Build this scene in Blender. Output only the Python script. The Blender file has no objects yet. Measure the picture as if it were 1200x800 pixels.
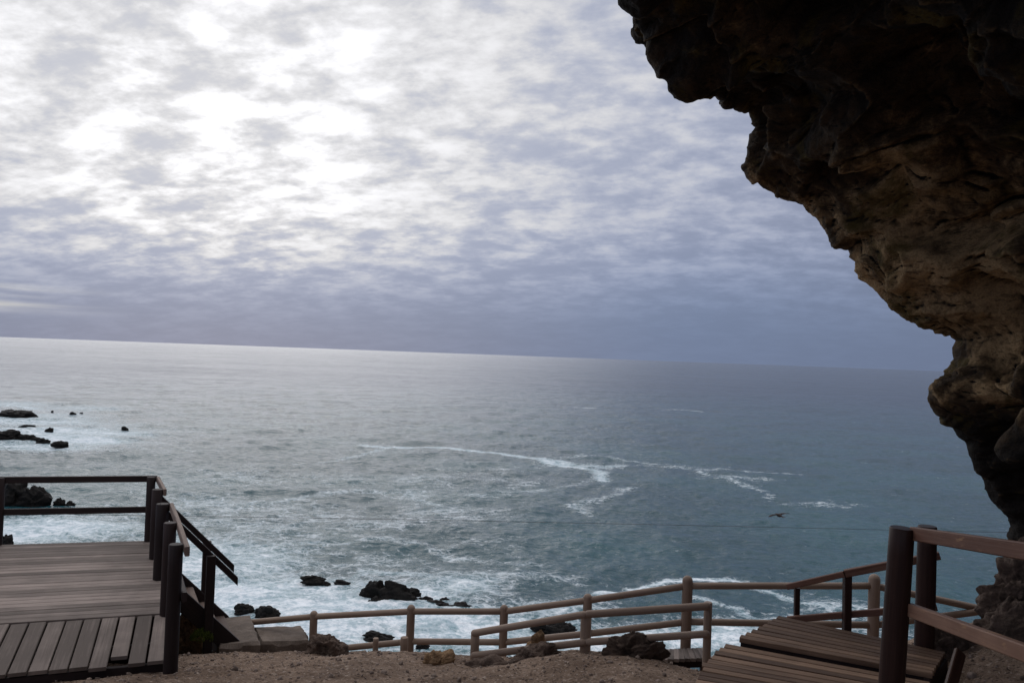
import bpy, math, random
import numpy as np
from mathutils import Vector, Matrix

RNG = random.Random(7)
C = bpy.context.scene.collection
EYE = 22.0                       # eye height above the sea (m)
F = 920.0                        # focal length in pixels of a 1200 px wide frame
PITCH, ROLL = math.radians(1.0), math.radians(2.08)

# ------------------------------------------------------------------ camera geometry
def _rx(a):
    c, s = math.cos(a), math.sin(a); return np.array([[1, 0, 0], [0, c, -s], [0, s, c]])
def _rz(a):
    c, s = math.cos(a), math.sin(a); return np.array([[c, -s, 0], [s, c, 0], [0, 0, 1]])
RC = _rx(math.pi/2 + PITCH) @ _rz(ROLL)
def ray(px, py): return RC @ np.array([(px-600)/F, -(py-400)/F, -1.0])
def at(px, py, Y):
    d = ray(px, py); p = d*(Y/d[1]); p[2] += EYE; return p
def onz(px, py, z):              # z relative to the eye
    d = ray(px, py); p = d*(z/d[2]); p[2] += EYE; return p

cam_d = bpy.data.cameras.new('camera'); cam = bpy.data.objects.new('camera', cam_d); C.objects.link(cam)
cam_d.sensor_width = 36; cam_d.lens = 36*F/1200; cam_d.clip_end = 200000; cam_d.clip_start = 0.05
M4 = Matrix([list(RC[i]) + [0] for i in range(3)] + [[0, 0, 0, 1]])
cam.matrix_world = Matrix.Translation((0, 0, EYE)) @ M4
bpy.context.scene.camera = cam

# ------------------------------------------------------------------ noise
def _h(ix, iy, iz, seed):
    h = (ix.astype(np.int64)*374761393 + iy.astype(np.int64)*668265263 + iz.astype(np.int64)*2147483647 + seed*1274126177) & 0xFFFFFFFF
    h = ((h ^ (h >> 13))*1274126177) & 0xFFFFFFFF
    h = ((h ^ (h >> 15))*2246822519) & 0xFFFFFFFF
    return (h ^ (h >> 16)) & 0xFFFFFF
def hr(ix, iy, iz, seed): return _h(ix, iy, iz, seed)/float(0xFFFFFF)
def vnoise(p, seed=0):           # value noise in [-1,1], quintic
    i = np.floor(p); f = p - i; u = f*f*f*(f*(f*6-15)+10); i = i.astype(np.int64)
    r = 0
    for a in (0, 1):
        for b in (0, 1):
            for c in (0, 1):
                w = (u[:, 0] if a else 1-u[:, 0])*(u[:, 1] if b else 1-u[:, 1])*(u[:, 2] if c else 1-u[:, 2])
                r = r + w*hr(i[:, 0]+a, i[:, 1]+b, i[:, 2]+c, seed)
    return r*2-1
def fbm(p, octs=5, gain=.5, seed=0):
    r = 0; a = 1; q = p.copy()
    for o in range(octs):
        r = r + a*vnoise(q + 17.3*o, seed+o); a *= gain; q = q*2.03
    return r
def facets(p, seed, k=26.0):      # per-cell tilted planes with softened creases: fractured rock
    i0 = np.floor(p).astype(np.int64); num = np.zeros(len(p)); den = np.full(len(p), 1e-12)
    for a in (-1, 0, 1):
        for b in (-1, 0, 1):
            for c in (-1, 0, 1):
                ix, iy, iz = i0[:, 0]+a, i0[:, 1]+b, i0[:, 2]+c
                d = np.stack([p[:, 0]-ix-hr(ix, iy, iz, seed), p[:, 1]-iy-hr(ix, iy, iz, seed+1), p[:, 2]-iz-hr(ix, iy, iz, seed+2)], 1)
                w_ = np.exp(-k*(d*d).sum(1))
                v = d[:, 0]*(hr(ix, iy, iz, seed+3)*2-1) + d[:, 1]*(hr(ix, iy, iz, seed+4)*2-1) + d[:, 2]*(hr(ix, iy, iz, seed+5)*2-1) + (hr(ix, iy, iz, seed+6)-.5)*.8
                num += w_*v; den += w_
    return num/den

# ------------------------------------------------------------------ node helpers
class NT:
    def __init__(s, tree): s.t = tree; tree.nodes.clear()
    def n(s, typ, ins=None, **kw):
        nd = s.t.nodes.new(typ)
        for k, v in kw.items(): setattr(nd, k, v)
        for k, v in (ins or {}).items(): s.set(nd.inputs[k], v)
        return nd
    def set(s, sock, v):
        if isinstance(v, bpy.types.NodeSocket): s.t.links.new(v, sock)
        else:
            if sock.type == 'RGBA' and len(v) == 3: v = (*v, 1)
            sock.default_value = v
    def m(s, op, a, b=0.0, c=0.0, clamp=False):
        nd = s.n('ShaderNodeMath', {0: a, 1: b, 2: c}, operation=op); nd.use_clamp = clamp; return nd.outputs[0]
    def vm(s, op, a, b=(0, 0, 0)): 
        nd = s.n('ShaderNodeVectorMath', {0: a}, operation=op)
        if op == 'SCALE': s.set(nd.inputs['Scale'], b)
        else: s.set(nd.inputs[1], b)
        return nd.outputs['Value'] if op in ('DOT_PRODUCT', 'LENGTH') else nd.outputs['Vector']
    def ss(s, x, a, b, lo=0.0, hi=1.0):
        return s.n('ShaderNodeMapRange', {'Value': x, 'From Min': a, 'From Max': b, 'To Min': lo, 'To Max': hi}, interpolation_type='SMOOTHSTEP').outputs[0]
    def lin(s, x, a, b, lo=0.0, hi=1.0):
        return s.n('ShaderNodeMapRange', {'Value': x, 'From Min': a, 'From Max': b, 'To Min': lo, 'To Max': hi}).outputs[0]
    def noise(s, vec, scale, detail=4, rough=.5, dist=0.0):
        return s.n('ShaderNodeTexNoise', {'Vector': vec, 'Scale': scale, 'Detail': detail, 'Roughness': rough, 'Distortion': dist}).outputs['Fac']
    def mix(s, f, a, b, mode='MIX'):
        nd = s.n('ShaderNodeMix', data_type='RGBA', blend_type=mode); s.set(nd.inputs[0], f); s.set(nd.inputs[6], a); s.set(nd.inputs[7], b); return nd.outputs[2]
    def mapv(s, vec, scale=(1, 1, 1), loc=(0, 0, 0), rot=(0, 0, 0)):
        return s.n('ShaderNodeMapping', {'Vector': vec, 'Scale': scale, 'Location': loc, 'Rotation': rot}).outputs[0]
    def attr(s, name): return s.n('ShaderNodeAttribute', attribute_name=name).outputs['Fac']
    def bump(s, h, strength, dist): return s.n('ShaderNodeBump', {'Height': h, 'Strength': strength, 'Distance': dist}).outputs[0]
def material(name):
    m = bpy.data.materials.new(name); m.use_nodes = True; nt = NT(m.node_tree)
    out = nt.n('ShaderNodeOutputMaterial'); b = nt.n('ShaderNodeBsdfPrincipled'); nt.t.links.new(b.outputs[0], out.inputs[0])
    return m, nt, b

def wood_mat(name, dark, light, rough=.75, worn=None, wornamt=0.0):
    m, t, b = material(name)
    uv = t.n('ShaderNodeTexCoord').outputs['UV']; ob = t.n('ShaderNodeTexCoord').outputs['Object']; r = t.attr('rnd')
    off = t.n('ShaderNodeCombineXYZ', {0: t.m('MULTIPLY', r, 37.0), 1: t.m('MULTIPLY', r, 91.0)}).outputs[0]
    v = t.vm('ADD', uv, off)
    g = t.noise(t.mapv(v, (1.6, 45, 1)), 1.0, 6, .6, .5)
    g2 = t.noise(t.mapv(v, (.8, 9, 1)), 1.0, 4, .6, 1.2)
    blot = t.noise(ob, 2.3, 5, .6)
    val = t.m('ADD', t.m('MULTIPLY', g, .45), t.m('ADD', t.m('MULTIPLY', g2, .3), t.m('MULTIPLY', blot, .3)))
    f = t.ss(val, .33, .72)
    f = t.m('ADD', t.m('MULTIPLY', f, .75), t.m('MULTIPLY', t.m('SUBTRACT', r, .5), .95), clamp=True)
    col = t.mix(f, dark, light)
    if worn:
        w = t.m('MULTIPLY', t.ss(t.noise(t.mapv(v, (7, 26, 1)), 1.0, 6, .72), .56, .66), t.ss(t.noise(ob, 2.1, 3, .5), .42, .6))
        col = t.mix(t.m('MULTIPLY', w, wornamt), col, worn)
    col = t.mix(t.ss(t.noise(ob, .9, 5, .65), .42, .66, 0, .55), col, dark)
    crack = t.ss(t.noise(t.mapv(v, (.9, 70, 1)), 1.0, 3, .5), .66, .74)
    col = t.mix(t.m('MULTIPLY', crack, .6), col, tuple(c*.35 for c in dark))
    t.set(b.inputs['Base Color'], col); t.set(b.inputs['Roughness'], rough)
    t.set(b.inputs['Specular IOR Level'], .25)
    t.set(b.inputs['Normal'], t.bump(t.m('SUBTRACT', g, t.m('MULTIPLY', crack, .8)), .5, .004))
    return m

def rock_mat(name, dark, mid, pale, scale=1.0, moss=None, wet=False, bump=.05, attr=False):
    m, t, b = material(name)
    ob = t.n('ShaderNodeTexCoord').outputs['Object']
    n1 = t.noise(ob, 1.1*scale, 8, .62, .4); n2 = t.noise(ob, 5.5*scale, 8, .65, .3); n3 = t.noise(t.mapv(ob, (9, 9, 22), rot=(.5, .25, 0)), 1.0*scale, 6, .6, .8)
    v = t.m('ADD', t.m('MULTIPLY', n1, .5), t.m('MULTIPLY', n2, .5))
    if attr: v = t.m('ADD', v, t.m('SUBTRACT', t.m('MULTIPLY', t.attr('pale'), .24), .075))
    col = t.mix(t.ss(v, .38, .56), dark, mid); col = t.mix(t.ss(v, .54, .74), col, pale)
    col = t.mix(t.m('MULTIPLY', t.ss(n3, .5, .68), .6), col, dark)
    if moss: 
        mm = t.m('MULTIPLY', t.ss(t.noise(ob, 1.7, 6, .6, .6), .54, .66), .8)
        col = t.mix(mm, col, moss)
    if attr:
        pt = t.n('ShaderNodeNewGeometry').outputs['Pointiness']; col = t.mix(t.ss(pt, .497, .455), col, tuple(c*.25 for c in dark)); col = t.mix(t.ss(pt, .525, .60, 0, .25), col, pale)  # AO-like shade in hollows and lift on ridges, painted into the colour
    sp = t.noise(ob, 60*scale, 3, .6)
    col = t.mix(t.ss(sp, .4, .7, 0, .35), col, tuple(c*.45 for c in mid))
    t.set(b.inputs['Base Color'], col); t.set(b.inputs['Roughness'], .5 if wet else .85); t.set(b.inputs['Specular IOR Level'], .15 if wet else .2)
    h = t.m('ADD', t.m('ADD', n2, t.m('MULTIPLY', n3, .6)), t.m('MULTIPLY', sp, .25))
    t.set(b.inputs['Normal'], t.bump(h, .8, bump))
    return m

def plain_mat(name, a, bcol, rough=.6, scale=6.0, bump=.004):
    m, t, b = material(name); ob = t.n('ShaderNodeTexCoord').outputs['Object']
    n = t.noise(ob, scale, 7, .65); n2 = t.noise(ob, scale*14, 4, .6)
    t.set(b.inputs['Base Color'], t.mix(t.ss(t.m('ADD', t.m('MULTIPLY', n, .7), t.m('MULTIPLY', n2, .3)), .35, .68), a, bcol)); t.set(b.inputs['Roughness'], rough)
    t.set(b.inputs['Specular IOR Level'], .3)
    t.set(b.inputs['Normal'], t.bump(t.m('ADD', n2, n), .5, bump)); return m

MAT = {}
MAT['deck_grey'] = wood_mat('weathered_grey_planks', (.098, .077, .067), (.325, .262, .232))
MAT['deck_brown'] = wood_mat('weathered_brown_planks', (.10, .058, .038), (.34, .215, .14))
MAT['dark_timber'] = wood_mat('dark_stained_timber', (.014, .008, .008), (.04, .024, .022), .6)
MAT['rail_pale'] = wood_mat('pale_rail_timber', (.10, .07, .06), (.24, .18, .15), .7)
MAT['red_timber'] = wood_mat('red_brown_timber', (.028, .012, .009), (.075, .036, .025), .5)
MAT['rail_red'] = wood_mat('worn_red_brown_rail', (.15, .072, .048), (.34, .20, .135), .55, (.50, .30, .16), .8)
MAT['pole'] = wood_mat('grey_brown_pole', (.215, .15, .112), (.32, .235, .18), .5)
MAT['concrete'] = plain_mat('worn_concrete', (.10, .077, .064), (.20, .158, .13), .9, 4, .008)
MAT['sea_rock'] = rock_mat('wet_black_rock', (.004, .0035, .0035), (.010, .008, .007), (.028, .018, .012), .6, wet=True, bump=.15)
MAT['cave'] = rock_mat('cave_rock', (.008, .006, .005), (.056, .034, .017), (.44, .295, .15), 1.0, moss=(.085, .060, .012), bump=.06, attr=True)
MAT['stone'] = rock_mat('brown_stone', (.055, .038, .03), (.15, .105, .082), (.27, .20, .155), 2.2, bump=.03)
MAT['stone_dark'] = rock_mat('dark_brown_stone', (.03, .02, .016), (.09, .06, .045), (.19, .13, .095), 2.2, bump=.03)
MAT['stone_tan'] = rock_mat('tan_stone', (.13, .08, .045), (.32, .20, .11), (.46, .33, .21), 2.2, bump=.03)
MAT['cable'] = plain_mat('grey_cable', (.02, .025, .03), (.05, .055, .06))
MAT['feather'] = plain_mat('dark_feathers', (.012, .008, .008), (.035, .02, .018), .8)
MAT['moss'] = plain_mat('moss_green', (.04, .06, .008), (.12, .15, .02), .8, 30)

# ground dirt
m, t, b = material('gravelly_dirt'); MAT['dirt'] = m
ob = t.n('ShaderNodeTexCoord').outputs['Object']
n1 = t.noise(ob, 1.3, 7, .62, .3); n2 = t.noise(ob, 14, 6, .7); n3 = t.noise(ob, 70, 3, .6)
vor = t.n('ShaderNodeTexVoronoi', {'Vector': ob, 'Scale': 55.0, 'Randomness': 1.0}); 
vc = t.n('ShaderNodeSeparateColor', {0: vor.outputs['Color']}).outputs[0]
col = t.mix(t.ss(t.m('ADD', t.m('MULTIPLY', n1, .55), t.m('MULTIPLY', n2, .45)), .36, .66), (.15, .102, .074), (.32, .232, .175))
col = t.mix(t.ss(t.noise(ob, .55, 4, .6, .5), .45, .68, 0, .6), col, (.10, .068, .052)); col = t.mix(t.ss(t.noise(ob, 3.1, 5, .65, .4), .58, .72, 0, .5), col, (.36, .27, .21))
col = t.mix(t.m('MULTIPLY', t.ss(vc, .8, .95), t.ss(n2, .45, .6)), col, (.38, .31, .26))
col = t.mix(t.m('MULTIPLY', t.ss(vc, .2, .05), .7), col, (.05, .035, .03))
col = t.mix(t.ss(n3, .45, .75, 0, .5), col, (.09, .06, .045))
t.set(b.inputs['Base Color'], col); t.set(b.inputs['Roughness'], .95); t.set(b.inputs['Specular IOR Level'], .1)
peb = t.ss(vor.outputs['Distance'], .5, .1)
t.set(b.inputs['Normal'], t.bump(t.m('ADD', t.m('ADD', t.m('MULTIPLY', peb, .5), n2), t.m('MULTIPLY', n3, .4)), .65, .03))

# ------------------------------------------------------------------ mesh builder
class MB:
    def __init__(s): s.v = []; s.f = []; s.uv = []; s.r = []; s.sm = []
    def quad_strip(s, rings, closed_uv, us, smooth, rnd, caps=(True, True)):
        base = len(s.v); n = len(rings[0])
        for rg in rings: s.v.extend([tuple(p) for p in rg])
        for k in range(len(rings)-1):
            for j in range(n):
                a, b_ = base+k*n+j, base+k*n+(j+1) % n
                s.f.append((a, b_, b_+n, a+n)); v0, v1 = closed_uv[j], closed_uv[j+1]
                s.uv.append([(us[k], v0), (us[k], v1), (us[k+1], v1), (us[k+1], v0)]); s.r.append(rnd); s.sm.append(smooth)
        for e, on in ((0, caps[0]), (len(rings)-1, caps[1])):
            if not on: continue
            idx = [base+e*n+j for j in range(n)]
            if e == 0: idx = idx[::-1]
            s.f.append(tuple(idx)); s.uv.append([(s.v[i][0]*.3+s.v[i][2]*.2, s.v[i][1]*.3) for i in idx]); s.r.append(rnd); s.sm.append(False)
    def beam(s, p0, p1, w, h, up=(0, 0, 1), ch=.006, rnd=None, cut=None, w2=None):
        """box from p0 to p1 (centre line), w across, h along up, chamfered edges"""
        p0 = np.array(p0, float); p1 = np.array(p1, float); d = p1-p0; L = np.linalg.norm(d); d = d/L
        up = np.array(up, float); x = np.cross(d, up); x /= np.linalg.norm(x)
        z = up if cut == 'plumb' else np.cross(x, d)
        rnd = RNG.random() if rnd is None else rnd; a, b_ = w/2, h/2
        prof = [(-a+ch, -b_), (a-ch, -b_), (a, -b_+ch), (a, b_-ch), (a-ch, b_), (-a+ch, b_), (-a, b_-ch), (-a, -b_+ch)]
        per = [0]
        for j in range(8):
            q, r_ = prof[j], prof[(j+1) % 8]; per.append(per[-1]+math.hypot(q[0]-r_[0], q[1]-r_[1]))
        k2 = 1 if w2 is None else w2/w
        rings = [[p + x*u*k_ + z*v for u, v in prof] for p, k_ in ((p0, 1), (p1, k2))]
        s.quad_strip(rings, per, [0, L], False, rnd)
    def pole(s, p0, p1, r0, r1=None, seg=18, dome0=False, dome1=False, rnd=None, wob=0.0, rings_n=6):
        p0 = np.array(p0, float); p1 = np.array(p1, float); d = p1-p0; L = np.linalg.norm(d); d /= L; r1 = r0 if r1 is None else r1
        x = np.cross(d, (0, 0, 1)) if abs(d[2]) < .9 else np.cross(d, (0, 1, 0)); x /= np.linalg.norm(x); y = np.cross(d, x)
        rnd = RNG.random() if rnd is None else rnd; st = []
        ch = .006
        if dome0: st += [(-.0+r0*(1-math.cos(a)), r0*math.sin(a)) for a in (.15, .5, .9, 1.25)]
        else: st += [(0, r0-ch)]
        k0 = r0 if dome0 else ch; k1 = L-(r1 if dome1 else ch)
        ph = [RNG.uniform(0, 6.3) for _ in range(4)]
        for i in range(rings_n+1):
            q = i/rings_n; st.append((k0+(k1-k0)*q, r0+(r1-r0)*q))
        if dome1: st += [(L-r1*(1-math.cos(a)), r1*math.sin(a)) for a in (1.25, .9, .5, .15)]
        else: st += [(L, r1-ch)]
        rings = []
        for u, r_ in st:
            rg = []
            for j in range(seg):
                a = -2*math.pi*j/seg; rr = r_*(1+wob*math.sin(2*a+ph[0]+u*2)+wob*.6*math.sin(3*a+ph[1]-u*3))
                rg.append(p0+d*u+x*(rr*math.cos(a)+wob*.3*r0*math.sin(u*2.3+ph[2]))+y*rr*math.sin(a))
            rings.append(rg)
        s.quad_strip(rings, [2*math.pi*r0*j/seg for j in range(seg+1)], [u for u, _ in st], True, rnd)
    def build(s, name, mat, parent=None):
        return mesh_obj(name, s.v, s.f, mat, parent, uv=s.uv, rnd=s.r, sm=s.sm)

def mesh_obj(name, v, f, mat, parent=None, uv=None, rnd=None, sm=None, smooth=False, attrs=None, origin=None):
    o = np.array(v, float)
    if parent is not None: org = np.array(parent.location)
    elif origin is not None: org = np.array(origin, float)
    else: org = np.array([o[:, 0].mean(), o[:, 1].mean(), o[:, 2].min()])
    o = o - org
    me = bpy.data.meshes.new(name)
    if isinstance(f, np.ndarray):
        n = len(f); k = f.shape[1]
        me.vertices.add(len(o)); me.vertices.foreach_set('co', o.ravel()); me.loops.add(n*k); me.polygons.add(n)
        me.loops.foreach_set('vertex_index', f.ravel().astype(np.int32)); me.polygons.foreach_set('loop_start', np.arange(0, n*k, k, dtype=np.int32))
        me.update(calc_edges=True)
    else: me.from_pydata([tuple(p) for p in o], [], f)
    if uv: 
        lay = me.uv_layers.new(name='UVMap'); lay.data.foreach_set('uv', np.array([c for q in uv for c in q], np.float32).ravel())
    if rnd: 
        a = me.attributes.new('rnd', 'FLOAT', 'FACE'); a.data.foreach_set('value', np.array(rnd, np.float32))
    for k_, arr in (attrs or {}).items():
        a = me.attributes.new(k_, 'FLOAT', 'POINT'); a.data.foreach_set('value', np.asarray(arr, np.float32))
    if sm is not None: me.polygons.foreach_set('use_smooth', sm)
    elif smooth: me.polygons.foreach_set('use_smooth', [True]*len(me.polygons))
    me.materials.append(mat); me.validate()
    ob = bpy.data.objects.new(name, me); C.objects.link(ob)
    if parent is not None: ob.parent = parent
    else: ob.location = org
    return ob
def tag(o, label, cat, group=None):
    o['label'] = label; o['category'] = cat
    if group: o['group'] = group
    return o
def thing(name, loc, label, cat, group=None):
    o = bpy.data.objects.new(name, None); C.objects.link(o); o.location = tuple(loc); o.empty_display_size = .2
    bpy.context.view_layer.update(); return tag(o, label, cat, group)
def part(mb, name, mat, parent, root=None):
    """mesh under parent; nested parts use the world position of the chain"""
    return mb.build(name, MAT[mat], parent)
def subpart(mb, name, mat, pobj, root):
    o = mb.build(name, MAT[mat], root); o.parent = pobj; return o      # pobj sits at the root's origin

def grid_faces(nu, nv):
    i = np.arange(nu-1)[:, None]*nv + np.arange(nv-1)[None, :]; i = i.ravel()
    return np.stack([i, i+nv, i+nv+1, i+1], 1)

def icosphere(sub):
    tt = (1+5**.5)/2
    v = np.array([(-1, tt, 0), (1, tt, 0), (-1, -tt, 0), (1, -tt, 0), (0, -1, tt), (0, 1, tt), (0, -1, -tt), (0, 1, -tt), (tt, 0, -1), (tt, 0, 1), (-tt, 0, -1), (-tt, 0, 1)], float)
    f = np.array([(0, 11, 5), (0, 5, 1), (0, 1, 7), (0, 7, 10), (0, 10, 11), (1, 5, 9), (5, 11, 4), (11, 10, 2), (10, 7, 6), (7, 1, 8), (3, 9, 4), (3, 4, 2), (3, 2, 6), (3, 6, 8), (3, 8, 9), (4, 9, 5), (2, 4, 11), (6, 2, 10), (8, 6, 7), (9, 8, 1)])
    v /= np.linalg.norm(v, axis=1)[:, None]
    for _ in range(sub):
        e = np.sort(np.concatenate([f[:, [0, 1]], f[:, [1, 2]], f[:, [2, 0]]]), 1); ue, inv = np.unique(e, axis=0, return_inverse=True); inv = inv.ravel()
        mid = v[ue[:, 0]]+v[ue[:, 1]]; mid /= np.linalg.norm(mid, axis=1)[:, None]; n = len(v); k = len(f)
        a, b_, c = inv[:k]+n, inv[k:2*k]+n, inv[2*k:]+n; v = np.concatenate([v, mid])
        f = np.concatenate([np.stack([f[:, 0], a, c], 1), np.stack([f[:, 1], b_, a], 1), np.stack([f[:, 2], c, b_], 1), np.stack([a, b_, c], 1)])
    return v, f
ICO = {k: icosphere(k) for k in (1, 3, 4, 5)}
def boulder(name, centre, dims, seed, mat, label, cat='rock', group=None, sub=5, rot=0.0, rough=.32, peaks=0.0, flat=.35):
    """a fractured boulder: dims are full width, depth, height; centre is the middle of its base"""
    v, f = ICO[sub]; s = seed*13.7
    p = v.copy()
    lump = 1 + .26*fbm(v*1.1+s, 3, .5, seed) + rough*1.1*facets(v*1.3+s, seed, 40) + rough*.40*facets(v*np.array([2.6, 2.6, 4.2])+s, seed+20, 40) + .035*fbm(v*np.array([4, 4, 9])+s, 4, .6, seed+9) + rough*.10*facets(v*7+s, seed+40)
    if peaks: lump = lump + peaks*np.clip(vnoise(v*2.2+s, seed+5), 0, 1)*np.clip(v[:, 2]+.3, 0, 1)
    p = v*lump[:, None]
    p[:, 2] = np.where(p[:, 2] < -flat, -flat+(p[:, 2]+flat)*.25, p[:, 2])
    mx, mn = p.max(0), p.min(0); p = (p-(mx+mn)/2)/(mx-mn)*np.array(dims); p[:, 2] += dims[2]/2
    c, s_ = math.cos(rot), math.sin(rot); p = np.stack([p[:, 0]*c-p[:, 1]*s_, p[:, 0]*s_+p[:, 1]*c, p[:, 2]], 1)
    ctr = np.array(centre, float)
    o = mesh_obj(name, p+ctr, f, MAT[mat], origin=ctr, smooth=False)
    return tag(o, label, cat, group)

# ------------------------------------------------------------------ sky (world) and sun
SUN_AZ, SUN_EL = math.radians(-21.5), math.radians(12.6)      # azimuth from +Y towards +X
SD = (math.sin(SUN_AZ)*math.cos(SUN_EL), math.cos(SUN_AZ)*math.cos(SUN_EL), math.sin(SUN_EL))
w = bpy.data.worlds.new('World'); bpy.context.scene.world = w; w.use_nodes = True
t = NT(w.node_tree)
out = t.n('ShaderNodeOutputWorld'); bg = t.n('ShaderNodeBackground'); t.t.links.new(bg.outputs[0], out.inputs[0])
sky = t.n('ShaderNodeTexSky', sky_type='NISHITA'); sky.sun_disc = False; sky.sun_elevation = SUN_EL; sky.sun_rotation = SUN_AZ
D = t.vm('NORMALIZE', t.n('ShaderNodeTexCoord').outputs['Generated'])
sx = t.n('ShaderNodeSeparateXYZ', {0: D}); X, Y_, Z = sx.outputs
zc = t.m('MAXIMUM', Z, 0.0)
den = t.m('ADD', zc, .25)
U = t.n('ShaderNodeCombineXYZ', {0: t.m('DIVIDE', X, den), 1: t.m('DIVIDE', Y_, den), 2: 0.0}).outputs[0]
dot = t.vm('DOT_PRODUCT', D, SD)
om = t.m('SUBTRACT', 1.0, dot)
g1 = t.m('EXPONENT', t.m('MULTIPLY', om, -1/.012)); g2 = t.m('EXPONENT', t.m('MULTIPLY', om, -1/.075)); g3 = t.m('EXPONENT', t.m('MULTIPLY', om, -1/.20))
U1 = t.mapv(U, (1, 1, 1), rot=(0, 0, .25))
n_big = t.noise(U1, 1.7, 5, .5, .1)
n_mid = t.noise(t.mapv(U1, (1.0, 1.25, 1), loc=(4.2, 1.7, 0)), 6.0, 10, .57, .15)
n_fine = t.noise(t.mapv(U1, (1, 1.3, 1), loc=(9, 3, 0)), 15.0, 6, .6, .0)
cl = t.m('ADD', t.m('ADD', t.m('MULTIPLY', n_big, .30), t.m('MULTIPLY', n_mid, .50)), t.m('MULTIPLY', n_fine, .20))
thin = t.ss(cl, .38, .62)                                    # 1 where the cloud is thin and lets light through
el = t.ss(zc, .0, .36)
# mean brightness of the overcast, brighter towards the hidden sun and upwards
high = t.ss(zc, .42, .8)
base = t.m('ADD', t.m('ADD', .205, t.m('ADD', t.m('MULTIPLY', el, .115), t.m('MULTIPLY', high, .75))), t.m('ADD', t.m('MULTIPLY', t.m('MULTIPLY', g2, t.ss(zc, .02, .2, .15, 1)), .13), t.m('MULTIPLY', t.m('MULTIPLY', g3, t.ss(zc, .0, .16, .45, 1)), .20)))
gain = t.m('ADD', t.m('ADD', .10, t.m('MULTIPLY', el, .12)), t.m('ADD', t.m('MULTIPLY', g2, .30), t.m('MULTIPLY', g1, .30)))
gain = t.m('MULTIPLY', gain, t.ss(zc, .02, .16, .10, 1.0))
B = t.m('ADD', base, t.m('MULTIPLY', gain, t.m('POWER', thin, 1.35)))
low = t.mix(t.m('MULTIPLY', t.ss(zc, .20, .02), t.ss(dot, .97, .80)), (.79, .905, 1.27), (.68, .87, 1.34)); tint = t.mix(t.ss(B, .26, .76), low, (1.0, 1.0, 1.03))
gap = t.m('MULTIPLY', t.m('MULTIPLY', t.ss(X, -.42, -.60), t.m('MULTIPLY', t.ss(zc, .020, .036), t.ss(zc, .070, .045))), t.ss(t.noise(t.mapv(D, (3, 3, 70)), 1.0, 4, .55), .38, .62))
B2 = t.m('ADD', B, t.m('MULTIPLY', gap, .30)); tint = t.mix(t.m('MULTIPLY', gap, .8), tint, (1.05, 1.0, .82))   # pale break in the cloud low at the left
cloud = t.vm('SCALE', tint, t.m('MULTIPLY', B2, 10.0))
skyc = t.n('ShaderNodeMix', data_type='RGBA'); t.set(skyc.inputs[0], .993); t.set(skyc.inputs[6], sky.outputs[0]); t.set(skyc.inputs[7], cloud)
t.set(bg.inputs['Color'], skyc.outputs[2]); t.set(bg.inputs['Strength'], .1)

sun_d = bpy.data.lights.new('sun', 'SUN'); sun_d.energy = .62; sun_d.angle = math.radians(70); sun_d.color = (1, .97, .93)
sun_d.use_nodes = True; t = NT(sun_d.node_tree)                  # the sun behind cloud: a disc of light that fades out towards its rim
lo = t.n('ShaderNodeOutputLight'); em = t.n('ShaderNodeEmission'); t.t.links.new(em.outputs[0], lo.inputs[0])
t.set(em.inputs['Color'], (1, 1, 1))
t.set(em.inputs['Strength'], t.ss(t.m('ABSOLUTE', t.vm('DOT_PRODUCT', t.n('ShaderNodeNewGeometry').outputs['Incoming'], SD)), math.cos(math.radians(34)), 1.0))
sun = bpy.data.objects.new('sun', sun_d); C.objects.link(sun)
sun.rotation_euler = Vector(SD).to_track_quat('Z', 'Y').to_euler()

sc = bpy.context.scene
sc.view_settings.view_transform = 'Standard'; sc.view_settings.look = 'None'; sc.view_settings.exposure = 0
sc.cycles.max_bounces = 6; sc.cycles.diffuse_bounces = 3; sc.cycles.glossy_bounces = 3

# ------------------------------------------------------------------ sea
def wave_tile(N, L, wind, amp, seed, kmin=0.0):
    g = np.random.default_rng(seed); k1 = np.fft.fftfreq(N, L/N)*2*np.pi; kx, ky = np.meshgrid(k1, k1, indexing='ij'); k = np.hypot(kx, ky); k[0, 0] = 1e-6
    Lw = 7.0**2/9.81; wx, wy = wind
    cosf = (kx*wx+ky*wy)/k
    P = np.exp(-1/(k*Lw)**2)/k**3.3*(.25+.75*cosf**2)*np.exp(-(k*.12)**2); P[0, 0] = 0; P[k < kmin] = 0
    h = np.fft.ifft2((g.normal(size=(N, N))+1j*g.normal(size=(N, N)))*np.sqrt(P)).real
    return h/h.std()*amp
def sample(tile, L, x, y):
    N = len(tile); u = (x/L*N) % N; v = (y/L*N) % N; i = np.floor(u).astype(int); j = np.floor(v).astype(int); a = u-i; b_ = v-j; i %= N; j %= N; i1 = (i+1) % N; j1 = (j+1) % N
    return tile[i, j]*(1-a)*(1-b_)+tile[i1, j]*a*(1-b_)+tile[i, j1]*(1-a)*b_+tile[i1, j1]*a*b_
def smooth(x, a, b_):
    q = np.clip((x-a)/(b_-a), 0.0, 1.0); return q*q*(3-2*q)
dep = np.concatenate([np.linspace(.50, .035, 620), np.geomspace(.034, .00035, 90)])   # tan of depression
rad = EYE/dep; ang = np.radians(np.linspace(-56, 50, 1250))
RR, AA = np.meshgrid(rad, ang, indexing='ij'); sxx = (RR*np.sin(AA)).ravel(); syy = (RR*np.cos(AA)).ravel(); dist = RR.ravel()
T1 = wave_tile(1024, 173.0, (.55, -.83), 1, 3); T2 = wave_tile(512, 61.0, (.2, -.98), 1, 5)
h = (.15*sample(T1, 173.0, sxx+31, syy) + .085*sample(T2, 61.0, sxx*.94+syy*.34, syy*.94-sxx*.34))
h = h + .10*vnoise(np.stack([sxx/34, syy/22, sxx*0], 1), 4)
h *= (1-smooth(dist, 250, 900)*.92)
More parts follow.
